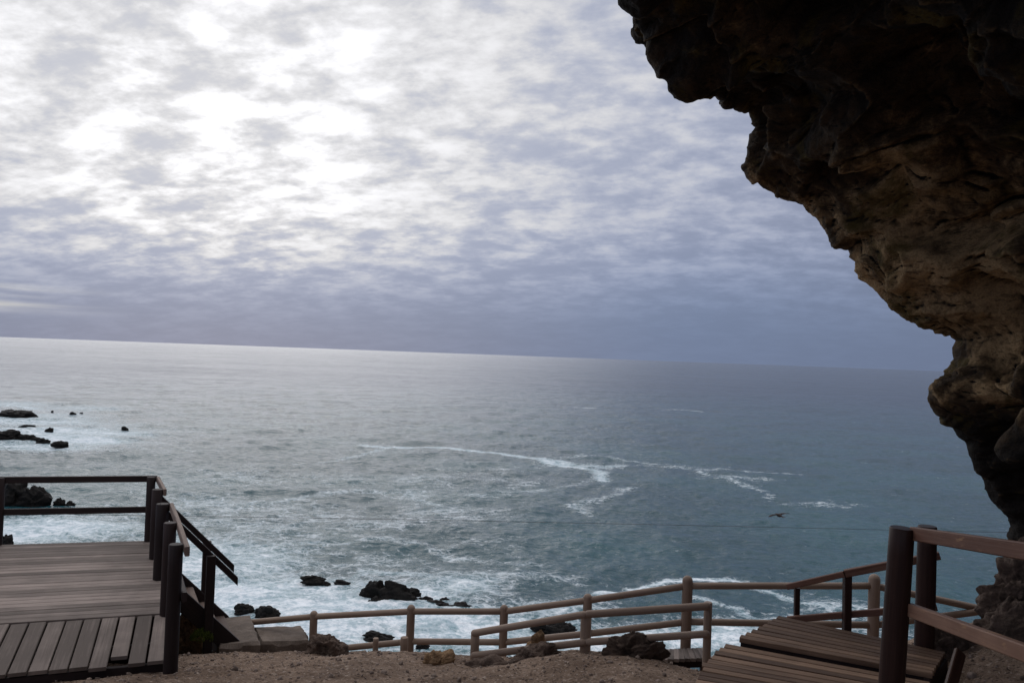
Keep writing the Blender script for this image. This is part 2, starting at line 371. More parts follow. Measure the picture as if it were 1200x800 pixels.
# foam density in world coordinates: blobs and drifting lines on the water
foam = np.zeros_like(sxx)
def blob(px, py, rx, ry, a):
    a = a-.10 if a < .62 else a
    p = onz(px, py, -EYE); c, s_ = p[0], p[1]
    global foam
    d2 = ((sxx-c)/rx)**2+((syy-s_)/ry)**2
    foam = np.maximum(foam, a*np.exp(-d2*1.2))
def streak(pts, width, a):
    global foam
    P = [onz(*q, -EYE)[:2] for q in pts]; best = np.full(len(sxx), 1e9)
    lo = np.min(P, 0)-width*4; hi = np.max(P, 0)+width*4
    m = (sxx > lo[0]) & (sxx < hi[0]) & (syy > lo[1]) & (syy < hi[1]); xs, ys = sxx[m]+1.6*WX[m], syy[m]+1.6*WY[m]; bb = np.full(m.sum(), 1e9)
    for q, r_ in zip(P[:-1], P[1:]):
        d = r_-q; tt = np.clip(((xs-q[0])*d[0]+(ys-q[1])*d[1])/(d@d), 0, 1); bb = np.minimum(bb, np.hypot(xs-q[0]-d[0]*tt, ys-q[1]-d[1]*tt))
    foam[m] = np.maximum(foam[m], a*np.exp(-(bb/width)**2))
WX = fbm(np.stack([sxx/9, syy/9, sxx*0+3], 1), 3, .5, 31); WY = fbm(np.stack([sxx/9, syy/9, sxx*0+9], 1), 3, .5, 37)
for a in [(25, 494, 26, 16, .85), (65, 514, 22, 14, .95), (115, 508, 20, 14, .82), (90, 478, 22, 14, .7), (260, 700, 20, 11, .95), (330, 690, 13, 8, .92), (230, 660, 18, 13, .8), (400, 715, 12, 8, 1.0), (360, 740, 13, 7, 1.0), (470, 700, 9, 5, .95), (520, 730, 12, 6, 1.0),
          (540, 690, 6, 6, .8), (600, 735, 10, 5, .92), (560, 750, 14, 4, 1.0), (680, 748, 10, 4, .95), (780, 748, 11, 4, .9), (860, 742, 9, 4, .8), (940, 735, 9, 4, .62), (640, 715, 7, 4, .68),
          (990, 712, 6, 4, .6), (60, 618, 15, 9, .95), (20, 625, 12, 9, .95), (120, 620, 12, 8, .6), (150, 600, 14, 9, .55), (210, 640, 12, 9, .7), (240, 590, 16, 12, .48),
          (30, 490, 30, 28, .72), (70, 505, 24, 20, .82), (100, 516, 16, 12, .9), (20, 522, 24, 9, .8), (120, 500, 22, 20, .5), (60, 480, 22, 20, .55), (10, 474, 20, 20, .7), (120, 488, 12, 10, .55),
          (300, 640, 14, 8, .52), (420, 655, 12, 6, .46), (500, 560, 9, 14, .50), (480, 578, 6, 7, .55), (530, 600, 16, 8, .44), (440, 612, 12, 8, .46), (360, 600, 20, 14, .42), (600, 560, 14, 12, .44), (680, 545, 12, 7, .55),
          (560, 640, 10, 6, .42), (640, 677, 8, 3, .52), (610, 660, 6, 3, .42), (780, 545, 14, 4, .42), (250, 620, 18, 10, .5), (330, 560, 22, 12, .4), (860, 560, 9, 4, .45), (960, 590, 8, 3, .42)]: blob(*a)
for pts, wd, a in [([(430, 523), (520, 525), (590, 532), (650, 541), (690, 549), (706, 562)], 2.0, .88), ([(640, 537), (690, 534), (760, 543), (830, 551), (930, 555)], 1.8, .47), ([(650, 540), (680, 545), (720, 545)], 2.6, .74),
                   ([(740, 572), (705, 580), (680, 592), (690, 600)], 1.3, .44), ([(782, 480), (835, 482)], 2.2, .6), ([(675, 477), (697, 478)], 2.0, .55), ([(850, 560), (885, 572), (900, 583)], 1.3, .44), ([(800, 548), (860, 562), (885, 570)], 1.3, .43),
                   ([(700, 691), (735, 686), (770, 684), (820, 678), (870, 682), (925, 690)], .8, .92), ([(815, 702), (850, 712), (890, 726), (930, 735)], .8, .62), ([(900, 690), (940, 704), (990, 715), (1030, 706)], .9, .64), ([(560, 580), (640, 572), (700, 560)], 2.0, .42),
                   ([(320, 705), (430, 665), (500, 672), (560, 690)], 1.6, .62), ([(300, 590), (420, 575), (520, 590)], 1.6, .45), ([(330, 640), (450, 630), (560, 655)], 1.2, .45), ([(40, 478), (0, 474)], 4, .8), ([(330, 545), (420, 535), (460, 525)], 1.6, .46)]: streak(pts, wd, a)
foam = np.clip(foam+.10*WX*(foam > .05), 0, 1)
h = h + foam*.10*vnoise(np.stack([sxx/1.3, syy/1.1, sxx*0], 1), 6)*(dist < 160) + .06*foam
m, t, b = material('sea_water'); MAT['sea'] = m
ob = t.n('ShaderNodeTexCoord').outputs['Object']; d = t.attr('foam'); far = t.attr('far')
fn = t.noise(t.mapv(ob, (.33, .5, .3)), 1.0, 9, .66, .9); fn2 = t.noise(ob, 1.9, 7, .7, .4)
v = t.m('ADD', d, t.m('ADD', t.m('MULTIPLY', t.m('SUBTRACT', fn, .5), 1.35), t.m('MULTIPLY', t.m('SUBTRACT', fn2, .5), .75)))
solid = t.ss(v, .54, .98)
wv = t.vm('ADD', ob, t.vm('SCALE', t.n('ShaderNodeTexNoise', {'Vector': ob, 'Scale': .55, 'Detail': 5.0, 'Roughness': .6}).outputs['Color'], 2.6))
vo = t.n('ShaderNodeTexVoronoi', {'Vector': t.mapv(wv, (.42, .7, .3)), 'Scale': 1.0}, feature='DISTANCE_TO_EDGE').outputs['Distance']
vo2 = t.n('ShaderNodeTexVoronoi', {'Vector': t.mapv(wv, (1.3, 1.9, .3)), 'Scale': 1.0}, feature='DISTANCE_TO_EDGE').outputs['Distance']
lace = t.m('MAXIMUM', t.ss(vo, .13, .0), t.m('MULTIPLY', t.ss(vo2, .16, .0), .7))
lace = t.m('MULTIPLY', lace, t.ss(v, .15, .50))
fm = t.m('MAXIMUM', solid, t.m('MULTIPLY', lace, .75), clamp=True)
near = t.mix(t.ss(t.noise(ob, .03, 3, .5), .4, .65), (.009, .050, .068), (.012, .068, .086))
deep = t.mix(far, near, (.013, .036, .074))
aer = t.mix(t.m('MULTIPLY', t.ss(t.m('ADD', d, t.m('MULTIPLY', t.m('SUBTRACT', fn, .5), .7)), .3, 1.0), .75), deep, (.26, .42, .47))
fcol = t.mix(t.ss(t.m('ADD', t.m('MULTIPLY', fn2, .6), t.m('MULTIPLY', fn, .4)), .38, .62), (.40, .50, .57), (.80, .84, .88)); col = t.mix(fm, aer, fcol)
t.set(b.inputs['Base Color'], col); t.set(b.inputs['IOR'], 1.33)
t.set(b.inputs['Roughness'], t.m('ADD', t.m('MULTIPLY', far, .10), t.m('ADD', .11, t.m('MULTIPLY', fm, .6)), clamp=True))
w1 = t.noise(t.mapv(ob, (.55, .95, .5), rot=(0, 0, .35)), 1.0, 5, .6, .5); w2 = t.noise(t.mapv(ob, (.10, .22, .1), rot=(0, 0, .2)), 1.0, 6, .62, .4); w3 = t.noise(t.mapv(ob, (.018, .05, .1), rot=(0, 0, .1)), 1.0, 5, .6, .3)
hh = t.m('ADD', t.m('MULTIPLY', w1, .65), t.m('ADD', t.m('MULTIPLY', w2, t.m('ADD', .55, t.m('MULTIPLY', far, 2.2))), t.m('MULTIPLY', w3, t.m('MULTIPLY', far, 4.0))))
Nb = t.bump(hh, .9, .75)
def slope(vec, sc_, det, amp):
    c_ = t.n('ShaderNodeTexNoise', {'Vector': vec, 'Scale': sc_, 'Detail': det, 'Roughness': .6}).outputs['Color']
    return t.vm('SCALE', t.vm('MULTIPLY', t.vm('SUBTRACT', c_, (.5, .5, .5)), (1, 1, 0)), amp)
sl_ = t.vm('ADD', slope(t.mapv(ob, (.7, 1.0, .3)), 1.3, 3.0, t.m('ADD', .30, t.m('MULTIPLY', far, .45))), slope(t.mapv(ob, (.10, .16, .1)), 1.0, 4.0, t.m('ADD', .12, t.m('MULTIPLY', far, .55))))
sl_ = t.vm('ADD', sl_, slope(t.mapv(ob, (.006, .014, .1)), 1.0, 3.0, t.m('MULTIPLY', far, .35)))
t.set(b.inputs['Normal'], t.vm('NORMALIZE', t.vm('ADD', Nb, sl_)))
seav = np.stack([sxx, syy, h], 1)
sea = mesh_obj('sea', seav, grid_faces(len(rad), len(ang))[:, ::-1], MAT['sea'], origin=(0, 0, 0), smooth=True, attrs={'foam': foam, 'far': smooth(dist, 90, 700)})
sea['kind'] = 'structure'

# ------------------------------------------------------------------ ground
GP = np.array([(0, 0, -1.65), (-4, 0, -1.8), (3, 0, -1.6), (0, 3, -2.0), (-4, 3, -2.3), (3, 3, -1.95), (0, 6.6, -2.75), (-1.5, 6.6, -2.82), (-3, 6.95, -2.93), (-5, 6, -2.95), (-3.3, 9.2, -3.62), (-2.6, 9.0, -3.52),
               (-3, 8.2, -3.27), (-6, 10, -4.0), (-8, 8, -3.5), (1.2, 5.4, -2.52), (1.2, 7.5, -2.83), (0, 8.2, -3.15), (-1.0, 8.8, -3.35), (2.0, 8.6, -3.32), (3.4, 6.6, -2.42), (4.3, 6.9, -2.12), (4, 5, -2.05), (5, 6, -1.85), (2.6, 5, -2.6),
               (3.1, 8, -3.2), (-2.2, 9.9, -3.80), (2.4, 5.8, -2.6), (1.9, 4.5, -2.42), (8, 6, -1.7), (-12, 6, -3.2), (7, 0, -1.5), (-12, 0, -2.4), (.6, 8.1, -3.02), (-4.5, 8, -3.3)])
GP0 = GP[:, :2]
def _tps(r): return np.where(r > 1e-9, r*r*np.log(np.maximum(r, 1e-9)), 0)
_K = _tps(np.linalg.norm(GP0[:, None]-GP0[None], axis=2)) + np.eye(len(GP))*.02
_P = np.hstack([np.ones((len(GP), 1)), GP0]); _A = np.block([[_K, _P], [_P.T, np.zeros((3, 3))]]); _W = np.linalg.solve(_A, np.concatenate([GP[:, 2], np.zeros(3)]))
def tps(x, y):
    p = np.stack([x, y], 1); k = _tps(np.linalg.norm(p[:, None]-GP0[None], axis=2)); return k@_W[:-3] + _W[-3] + p@_W[-2:]
LIPX = [-60, -8, -3, -2, -1, 0, 1, 2, 3, 4, 6, 60]; LIPY = [9, 10.6, 10.5, 10.15, 9.0, 8.4, 8.05, 8.9, 7.7, 7.2, 7.4, 9]
def ground_z(x, y):
    x = np.atleast_1d(np.asarray(x, float)); y = np.atleast_1d(np.asarray(y, float))
    lip = np.interp(x, LIPX, LIPY) + .18*vnoise(np.stack([x*1.4, x*0, x*0], 1), 3)
    xc = np.clip(x, -11, 7.5); yc = np.clip(np.minimum(y, lip), -3, 12)
    z = tps(xc, yc); dd = np.maximum(y-lip, 0)
    P3 = np.stack([x, y, z], 1)
    z = z + .035*fbm(P3*1.5, 3, .5, 2)*smooth(y, 2, 5) + .014*fbm(P3*6.5, 4, .55, 8) + .03*np.clip(facets(P3*np.array([2.2, 2.2, 1]), 60), -1, 1)*smooth(fbm(P3*.7, 2, .5, 12), -.1, .5)
    drop = np.where(dd < .25, dd*1.2, .30+(dd-.25)*.44); drop = drop + np.maximum(dd-2.4, 0)*1.35
    rough = smooth(dd, 1.5, 5); z = z - drop
    z = z + rough*(1.1*facets(np.stack([x*.45, y*.45, z*.3], 1), 70)+.4*facets(np.stack([x*1.3, y*1.3, z], 1), 74))
    low = -21.0-.09*np.maximum(y-22, 0)
    z = np.where(z < low, low+.5*facets(np.stack([x*.5, y*.5, x*0], 1), 77), z)
    return z + EYE
gx = np.concatenate([np.linspace(-60, -9, 40)[:-1], np.linspace(-9, 6.5, 520), np.linspace(6.5, 60, 40)[1:]])
gy = np.concatenate([np.linspace(-9, 4, 40)[:-1], np.linspace(4, 11, 330), np.geomspace(11, 50, 90)[1:]])
GX, GY = np.meshgrid(gx, gy, indexing='ij'); gz = np.concatenate([ground_z(a, b_) for a, b_ in zip(np.array_split(GX.ravel(), 20), np.array_split(GY.ravel(), 20))])
ground = mesh_obj('ground', np.stack([GX.ravel(), GY.ravel(), gz], 1), grid_faces(len(gx), len(gy)), MAT['dirt'], origin=(0, 0, EYE-3), smooth=True); ground['kind'] = 'structure'
def gz1(x, y): return float(ground_z(x, y)[0])

# gravel strewn over the dirt: uncountable
gv, gf = ICO[1]; g = np.random.default_rng(4); V = []; FF = []; n0 = 0
NP = 5500; xs = g.uniform(-5.5, 4.8, NP); ys = g.uniform(5.2, 10.2, NP); zs = ground_z(xs, ys); sz = np.clip(g.lognormal(-4.95, .55, NP), .003, .03)
for i in range(NP):
    if ys[i] > np.interp(xs[i], LIPX, LIPY): continue
    q = gv*(1+.35*g.uniform(-1, 1, (len(gv), 1)))*sz[i]*g.uniform(.6, 1.2, 3); V.append(q+np.array([xs[i], ys[i], zs[i]+sz[i]*.25])); FF.append(gf+n0); n0 += len(gv)
m, t, b = material('gravel_stones'); MAT['gravel'] = m
ri = t.n('ShaderNodeNewGeometry').outputs['Random Per Island']
t.set(b.inputs['Base Color'], t.mix(ri, (.09, .062, .05), (.32, .245, .20))); t.set(b.inputs['Roughness'], .9)
gr = mesh_obj('gravel', np.concatenate(V), np.concatenate(FF), MAT['gravel'], origin=(0, 7, EYE-3)); gr['kind'] = 'stuff'; tag(gr, 'loose brown gravel strewn over the dirt', 'gravel')

# ------------------------------------------------------------------ cave rock: overhang seen at the upper right; unseen cave roof and wall shaped for the light
SIL = [(-420, -420, 3.6, -2.2, 3.3), (-300, -330, 4.4, -2.0, 3.1), (200, -310, 5.0, -1.4, 3.1), (640, -240, 5.8, -.4, 3.2), (745, -110, 6.8, .1, 3.2), (762, -30, 7.6, .35, 3.2),
       (762, 0, 7.8), (748, 16, 7.9), (741, 30, 8.0), (744, 44, 8.0), (756, 52, 8.1), (764, 66, 8.1), (780, 78, 8.2), (794, 84, 8.2), (793, 94, 8.25), (806, 105, 8.3), (826, 109, 8.3), (848, 113, 8.4), (847, 119, 8.4), (866, 125, 8.4), (880, 132, 8.5), (884, 144, 8.6), (893, 152, 8.6),
       (878, 158, 8.5), (876, 172, 8.5), (873, 196, 8.5), (878, 208, 8.5), (900, 224, 8.5), (920, 234, 8.5), (944, 239, 8.5), (960, 256, 8.4), (976, 288, 8.3), (996, 289, 8.3), (1005, 306, 8.2), (1007, 325, 8.2), (1025, 340, 8.1), (1045, 362, 8.1), (1070, 376, 8.0), (1100, 387, 8.0),
       (1120, 399, 7.9), (1116, 407, 7.9), (1120, 419, 7.8), (1105, 445, 7.8), (1092, 455, 7.7), (1090, 470, 7.7), (1097, 485, 7.7), (1120, 502, 7.6), (1135, 520, 7.6), (1140, 540, 7.5), (1160, 570, 7.5), (1165, 585, 7.5), (1182, 607, 7.4), (1185, 625, 7.4), (1195, 634, 7.4), (1206, 660, 7.4),
       (1225, 700, 7.4), (1240, 760, 7.4), (1255, 840, 7.3, 4.6, -2.6)]
P = np.array([at(s[0], s[1], s[2]) for s in SIL])
seg = np.concatenate([[0], np.cumsum(np.linalg.norm(np.diff(P, axis=0), axis=1))])
i0 = 5; iN = len(SIL)-1
# inner curve (the cave round the viewer, at y = 0.3): given for off-frame points, blended for the visible lip
ukeys = [seg[k] for k in range(len(SIL)) if len(SIL[k]) == 5]; qx = [SIL[k][3] for k in range(len(SIL)) if len(SIL[k]) == 5]; qz = [SIL[k][4] for k in range(len(SIL)) if len(SIL[k]) == 5]
mid = [(seg[22], 2.5, 3.05), (seg[32], 3.9, 2.2), (seg[40], 4.4, .6), (seg[48], 4.5, -.9)]
kk = sorted(list(zip(ukeys, qx, qz)) + mid); ku = [a[0] for a in kk]
u_vis0, u_vis1 = seg[4], seg[-1]
uu = np.concatenate([np.linspace(0, u_vis0, 90)[:-1], np.linspace(u_vis0, u_vis1, 900)])
Pu = np.stack([np.interp(uu, seg, P[:, k]) for k in range(3)], 1)
jag = fbm(np.stack([uu*5, uu*0, uu*0], 1), 4, .55, 91)
ctr = np.array([0, 0, EYE])
Qu = np.stack([np.interp(uu, ku, [a[1] for a in kk]), np.full(len(uu), .3), EYE+np.interp(uu, ku, [a[2] for a in kk])], 1)
def run_mean(a, k):
    pad = np.pad(a, ((k, k), (0, 0)), 'edge'); cs = np.cumsum(np.vstack([np.zeros((1, 3)), pad]), 0); return (cs[2*k+1:]-cs[:-2*k-1])/(2*k+1)
Ps = run_mean(Pu, 45)
sv = np.concatenate([np.linspace(0, .5, 250)[:-1], np.linspace(.5, 1, 40)])
rows = []
for s_ in sv:
    e = s_**.92; keep = math.exp(-s_*9)                       # the lip's fine outline dies out inwards
    base = Pu*keep+Ps*(1-keep); q = base*(1-e)+Qu*e; rows.append(q)
# back of the cave behind the viewer
Bc = np.array([0, -2.6, EYE+.2])
for k in (): rows.append((Qu*(1-k)+Bc*k)+np.array([0, -2.4*math.sin(k*1.57), 0]))
inner = np.stack(rows, 1)                                     # (u, s, 3)
# outside of the cliff above and beside the mouth
outer = []
oc = np.array([-1.5, 8.5, EYE-1.5])
nd = Pu-oc; nd[:, 1] = 0; nd /= np.linalg.norm(nd, axis=1)[:, None]
for off, dy in ((9, -1.0), (4.5, .4), (2.0, .7), (1.0, .6), (.5, .45), (.22, .28), (.08, .12)): outer.append(Pu+nd*off+np.array([0, dy, 0]))
full = np.concatenate([np.stack(outer, 1), inner], 1); nu, nv = full.shape[:2]; no = len(outer)
du = np.gradient(full, axis=0); dv = np.gradient(full, axis=1); nrm = np.cross(du, dv); 
k5 = 12
for ax, kk5 in ((0, 14), (1, 6)):
    acc = 0
    for s_ in range(-kk5, kk5+1):
        idx = np.clip(np.arange(nrm.shape[ax])+s_, 0, nrm.shape[ax]-1); acc = acc+np.take(nrm, idx, axis=ax)
    nrm = acc
nrm /= np.linalg.norm(nrm, axis=2)[:, :, None]+1e-9
fp = full.reshape(-1, 3); nn = nrm.reshape(-1, 3)
if (nn*(ctr-fp)).sum(1).mean() < 0: nn = -nn                # towards the viewer inside the cave
wp = fp+.12*np.stack([fbm(fp*1.1+5, 3, .5, 21), fbm(fp*1.1+9, 3, .5, 22), fbm(fp*1.1+13, 3, .5, 23)], 1)
bed = wp@np.array([[.9, .3, -.3], [-.2, .9, .3], [.35, -.25, .9]]).T
big = 1-np.abs(fbm(bed*np.array([.75, .6, 1.0])+2, 4, .5, 41))
dsp = .45*(big-.6) + .85*facets(bed*np.array([.85, .55, 1.15]), 200, 70) + .20*facets(bed*np.array([1.9, 1.2, 2.7])+3, 210, 60) + .022*facets(bed*np.array([4.5, 3, 6.5])+5, 215, 70) + .010*facets(bed*np.array([10, 7, 14])+7, 220, 60) + .012*fbm(bed*12, 4, .6, 51)
sidx = np.tile(np.arange(nv), nu); lipd = np.linalg.norm(full-full[:, no:no+1], axis=2).ravel()
fade = smooth(lipd, .0, 1.0); dsp = dsp-.13; inside = (sidx >= no)
dsp = np.where(inside, dsp*fade + (1-fade)*(.05*fbm(bed*3.5, 4, .55, 231)+.10*facets(bed*np.array([3, 2.5, 4]), 230, 90)+.04*facets(bed*np.array([7, 6, 9]), 233, 90)+.03), dsp*.35*smooth(lipd, .1, 1.2))
fp2 = fp + nn*dsp[:, None]
# pale zone, lower lip: sea-side light painted into the colour, with tan stains
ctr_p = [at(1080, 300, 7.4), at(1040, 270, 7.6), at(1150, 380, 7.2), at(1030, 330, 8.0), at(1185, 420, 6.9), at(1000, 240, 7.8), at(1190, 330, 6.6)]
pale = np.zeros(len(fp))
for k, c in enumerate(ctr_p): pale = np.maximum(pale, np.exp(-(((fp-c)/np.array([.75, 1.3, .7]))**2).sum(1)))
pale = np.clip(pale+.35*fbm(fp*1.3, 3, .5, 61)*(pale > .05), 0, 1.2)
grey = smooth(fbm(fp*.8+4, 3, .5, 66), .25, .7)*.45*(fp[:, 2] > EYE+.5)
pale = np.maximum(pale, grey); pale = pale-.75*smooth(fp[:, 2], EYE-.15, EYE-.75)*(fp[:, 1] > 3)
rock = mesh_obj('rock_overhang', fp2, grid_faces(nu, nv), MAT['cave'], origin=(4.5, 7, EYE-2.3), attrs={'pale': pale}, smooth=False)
tag(rock, 'huge dark craggy rock overhang with tan patches leaning in at the upper right', 'cliff')

# ------------------------------------------------------------------ left viewing platform
Z = EYE-2.75
root = thing('viewing_platform', (-4.6, 8.6, EYE-3.6), 'weathered grey plank viewing platform with dark posts and rails at the left edge', 'platform')
def v3(x, y, z): return np.array([x, y, z], float)
FR, FL = v3(-4.86, 10.98, Z), v3(-9.4, 9.66, Z); BR, BL = v3(-3.38, 8.06, Z), v3(-8.0, 6.55, Z)
mb = MB(); n = 27
for i in range(n):
    a = (i+.5)/n; p, q = FR*(1-a)+BR*a, FL*(1-a)+BL*a; L = np.linalg.norm(FR-BR)/n
    dz = RNG.uniform(-.003, .003)
    mb.beam(p+v3(RNG.uniform(-.012, .012), 0, -.018+dz), q+v3(0, 0, -.018-dz), L-RNG.uniform(.006, .012), .036, ch=.004)
part(mb, 'floor', 'deck_grey', root)
# ramp in front: planks run towards the viewer
ZR = EYE-2.86
RR_, RL = v3(-3.02, 7.12, ZR), v3(-7.5, 5.45, ZR); TR, TL = BR+v3(.02, -.05, 0), BL+v3(0, -.05, 0)
mb = MB(); n = 31
for i in range(n):
    a = (i+.5)/n; p, q = TR*(1-a)+TL*a, RR_*(1-a)+RL*a; wdt = np.linalg.norm(TR-TL)/n
    ex = RNG.uniform(-.03, .02); d = (q-p)/np.linalg.norm(q-p)
    if i == 2: mb.beam(p+v3(0, 0, -.014), q-d*.16+v3(0, 0, -.014), wdt-.022, .034, ch=.005)
    else: mb.beam(p+v3(0, 0, -.014+RNG.uniform(-.004, .004)), q+d*ex+v3(0, 0, -.014), wdt-RNG.uniform(.014, .024), .034, ch=.005)
part(mb, 'ramp', 'deck_grey', root)
mb = MB()
for a in (0.02, .25, .5, .75, .98): mb.beam((FR*(1-a)+FL*a)+v3(0, 0, -.12), (BR*(1-a)+BL*a)+v3(0, 0, -.12), .06, .16)
mb.beam(FR+v3(-.05, -.03, -.125), FL+v3(0, 0, -.125), .05, .17); mb.beam(FR+v3(-.07, -.06, -.44), FL+v3(0, -.03, -.44), .04, .44); mb.beam(BR+v3(-.03, .06, -.32), BL+v3(0, .06, -.32), .05, .56)
mb.beam(RR_+v3(-.04, .07, -.085), RL+v3(0, .07, -.085), .05, .09); mb.beam(TR*.5+RR_*.5+v3(-.03, 0, -.1), TL*.5+RL*.5+v3(0, 0, -.1), .05, .09)
for a in (.02, .5, .98):
    for E0, E1 in ((FR, FL), (BR, BL)):
        p = E0*(1-a)+E1*a; mb.beam(p+v3(-.08, .02, -.2), v3(p[0]-.08, p[1]+.02, gz1(p[0], p[1])-.3), .1, .1, up=(0, 1, 0))
part(mb, 'frame', 'dark_timber', root)
POST = [(-4.93, 10.92, .058, -1.865), (-4.45, 10.05, .066, -1.87), (-4.0, 9.19, .074, -1.875), (-3.40, 8.0, .063, -1.82), (-2.94, 7.06, .062, -1.795)]
for i, (x, y, r_, zt) in enumerate(POST):
    mb = MB(); mb.pole((x, y, gz1(x, y)-.25), (x, y, EYE+zt), r_*1.02, r_*.98, wob=.015); part(mb, 'post', 'dark_timber', root)
for px_, py_ in ((-1, 638), (-330, 655)):
    c = FR+(FL-FR)*(.408 if px_ == -1 else .9); mb = MB(); mb.pole((c[0], c[1], gz1(c[0], c[1])-.3), (c[0], c[1], EYE-1.865), .062, .06, wob=.015); part(mb, 'post', 'dark_timber', root)
mb = MB(); mb.beam(v3(-4.88, 10.99, EYE-1.90), v3(-9.4, 9.68, EYE-1.90), .045, .085); part(mb, 'top_rail', 'dark_timber', root)
mb = MB(); mb.beam(v3(-4.9, 10.98, EYE-2.325), v3(-9.4, 9.67, EYE-2.325), .04, .085); part(mb, 'middle_rail', 'dark_timber', root)
ux = np.array([.456, -.89, 0]); ox = np.array([.89, .456, 0])
def pz(i, dz, off=.085): x, y, r_, zt = POST[i]; return v3(x, y, EYE+zt+dz)+ox*(off)
mb = MB(); mb.beam(pz(0, -.04), pz(1, -.04)+ux*.04, .04, .085); part(mb, 'top_rail', 'rail_pale', root)
mb = MB(); mb.beam(pz(2, -.045, .095)-ux*.04, pz(3, -.045), .042, .085); mb.beam(pz(3, -.045)+ux*.002, pz(4, -.045)+ux*.13, .042, .085); part(mb, 'top_rail', 'rail_pale', root)
mb = MB(); mb.beam(pz(2, -.47, .095)-ux*.04, pz(4, -.47)+ux*.05, .042, .085); part(mb, 'middle_rail', 'dark_timber', root)
mb = MB(); mb.beam(pz(0, -.47), pz(1, -.47)+ux*.04, .04, .085); part(mb, 'middle_rail', 'dark_timber', root)
# staircase down to the concrete slab
st = MB(); N0 = v3(-4.0, 9.19, 0)+ox*.07; F0 = v3(-4.45, 10.05, 0)+ox*.07
sl = -.84/.80
def ln(o, s_, z): q = o+ox*s_; return v3(q[0], q[1], EYE+z)
stair = MB()
for k in range(4):
    s_ = .10+k*.20; z = -2.85-.21*(k)-.105
    stair.beam(ln(N0-ux*.025, s_, z), ln(F0+ux*.025, s_, z), .20, .036)
stair = part(stair, 'staircase', 'rail_pale', root)
for o in (N0, F0):
    mb = MB(); z0 = -2.79
    mb.beam(ln(o, -.03, z0-.02), ln(o, .86, z0-.02+sl*.88), .05, .29, cut='plumb'); subpart(mb, 'stringer', 'dark_timber', stair, root)
for o, L in ((N0, .80), (F0, .90)):
    mb = MB(); mb.beam(ln(o, -.10, -1.915), ln(o, L, -1.915+sl*(L+.10)), .055, .10, cut='plumb'); subpart(mb, 'handrail', 'dark_timber', stair, root)
for o, s_ in ((N0+ux*.06, .48), (F0-ux*.06, .56)):
    q = ln(o, s_, 0); mb = MB(); mb.beam(v3(q[0], q[1], gz1(q[0], q[1])-.25), v3(q[0], q[1], EYE-1.90+sl*(s_+.1)), .09, .10, up=tuple(ox)); subpart(mb, 'newel_post', 'dark_timber', stair, root)

# ------------------------------------------------------------------ right walkway
ZD = EYE-2.2
root = thing('wooden_walkway', (2.3, 5.6, EYE-2.6), 'brown slatted wooden walkway with reddish posts and rails at the lower right', 'walkway')
def L2(a, b_, k): return a*(1-k)+b_*k
A0, A1 = v3(2.42, 6.90, ZD), v3(3.47, 6.17, ZD); B0, B1 = v3(1.90, 6.32, ZD), v3(3.12, 5.72, ZD)
mb = MB(); n = 8
for i in range(n):
    k = (i+.5)/n; p, q = L2(A0, B0, k), L2(A1, B1, k); wd = .735/n*.98*L2(1.0, .85, k) if False else .092
    wd = np.linalg.norm(L2(A0, B0, .5)-L2(A0, B0, .5+1/n))*.84
    mb.beam(p+v3(RNG.uniform(-.01, .01), 0, -.02+RNG.uniform(-.003, .003)+.012), q+v3(0, 0, -.008), wd, .04, ch=.004, w2=np.linalg.norm(L2(A1, B1, .5)-L2(A1, B1, .5+1/n))*.84)
part(mb, 'upper_floor', 'deck_brown', root)
lft = [v3(1.80, 6.30, ZD), v3(1.52, 5.86, ZD), v3(1.36, 5.45, ZD), v3(1.27, 4.9, ZD), v3(1.16, 4.2, ZD)]; rgt = [v3(3.09, 5.68, ZD), v3(2.86, 5.32, ZD), v3(2.67, 4.98, ZD), v3(2.5, 4.55, ZD), v3(2.36, 4.05, ZD)]
def poly(pts, k):
    x = k*(len(pts)-1); i = min(int(x), len(pts)-2); return L2(pts[i], pts[i+1], x-i)
mb = MB(); n = 21
for i in range(n):
    k = (i+.5)/n; p, q = poly(lft, k), poly(rgt, k); d = q-p; d /= np.linalg.norm(d)
    g0 = np.linalg.norm(np.cross(poly(rgt, min(k+.5/n, 1))-poly(rgt, max(k-.5/n, 0)), d)); g1_ = np.linalg.norm(np.cross(poly(lft, min(k+.5/n, 1))-poly(lft, max(k-.5/n, 0)), d))
    mb.beam(p-d*RNG.uniform(0, .02)+v3(0, 0, -.05+RNG.uniform(-.003, .003)), q+v3(0, 0, -.05), max(.04, min(g1_, .13)*.86), .04, ch=.004, w2=max(.04, min(g0, .13)*.86))
part(mb, 'lower_floor', 'deck_brown', root)
mb = MB()
mb.beam(A0+v3(.02, -.05, -.10), A1+v3(-.02, -.05, -.10), .05, .14); mb.beam(L2(B0, B1, .01)+v3(.02, .05, -.10), B1+v3(0, .05, -.10), .05, .14)
mb.beam(A1+v3(-.03, -.04, -.105), B1+v3(-.03, 0, -.105), .05, .15); mb.beam(A0+v3(.06, 0, -.105), B0+v3(.05, .02, -.105), .05, .15)
for a, b_ in zip(lft[:-1], lft[1:]): mb.beam(a+v3(.07, 0, -.125), b_+v3(.07, 0, -.125), .05, .10)
for a, b_ in zip(rgt[:-1], rgt[1:]): mb.beam(a+v3(-.05, 0, -.135), b_+v3(-.05, 0, -.135), .05, .12)
for c in (A0+v3(.1, -.1, 0), A1+v3(-.06, -.02, 0), B1, B0+v3(.12, 0, 0), lft[2]+v3(.12, 0, 0), lft[4]+v3(.1, 0, 0)): mb.beam(c+v3(0, 0, -.12), v3(c[0], c[1], min(gz1(c[0], c[1]), ZD-.2)-.25), .09, .09, up=(0, 1, 0))
part(mb, 'frame', 'dark_timber', root)
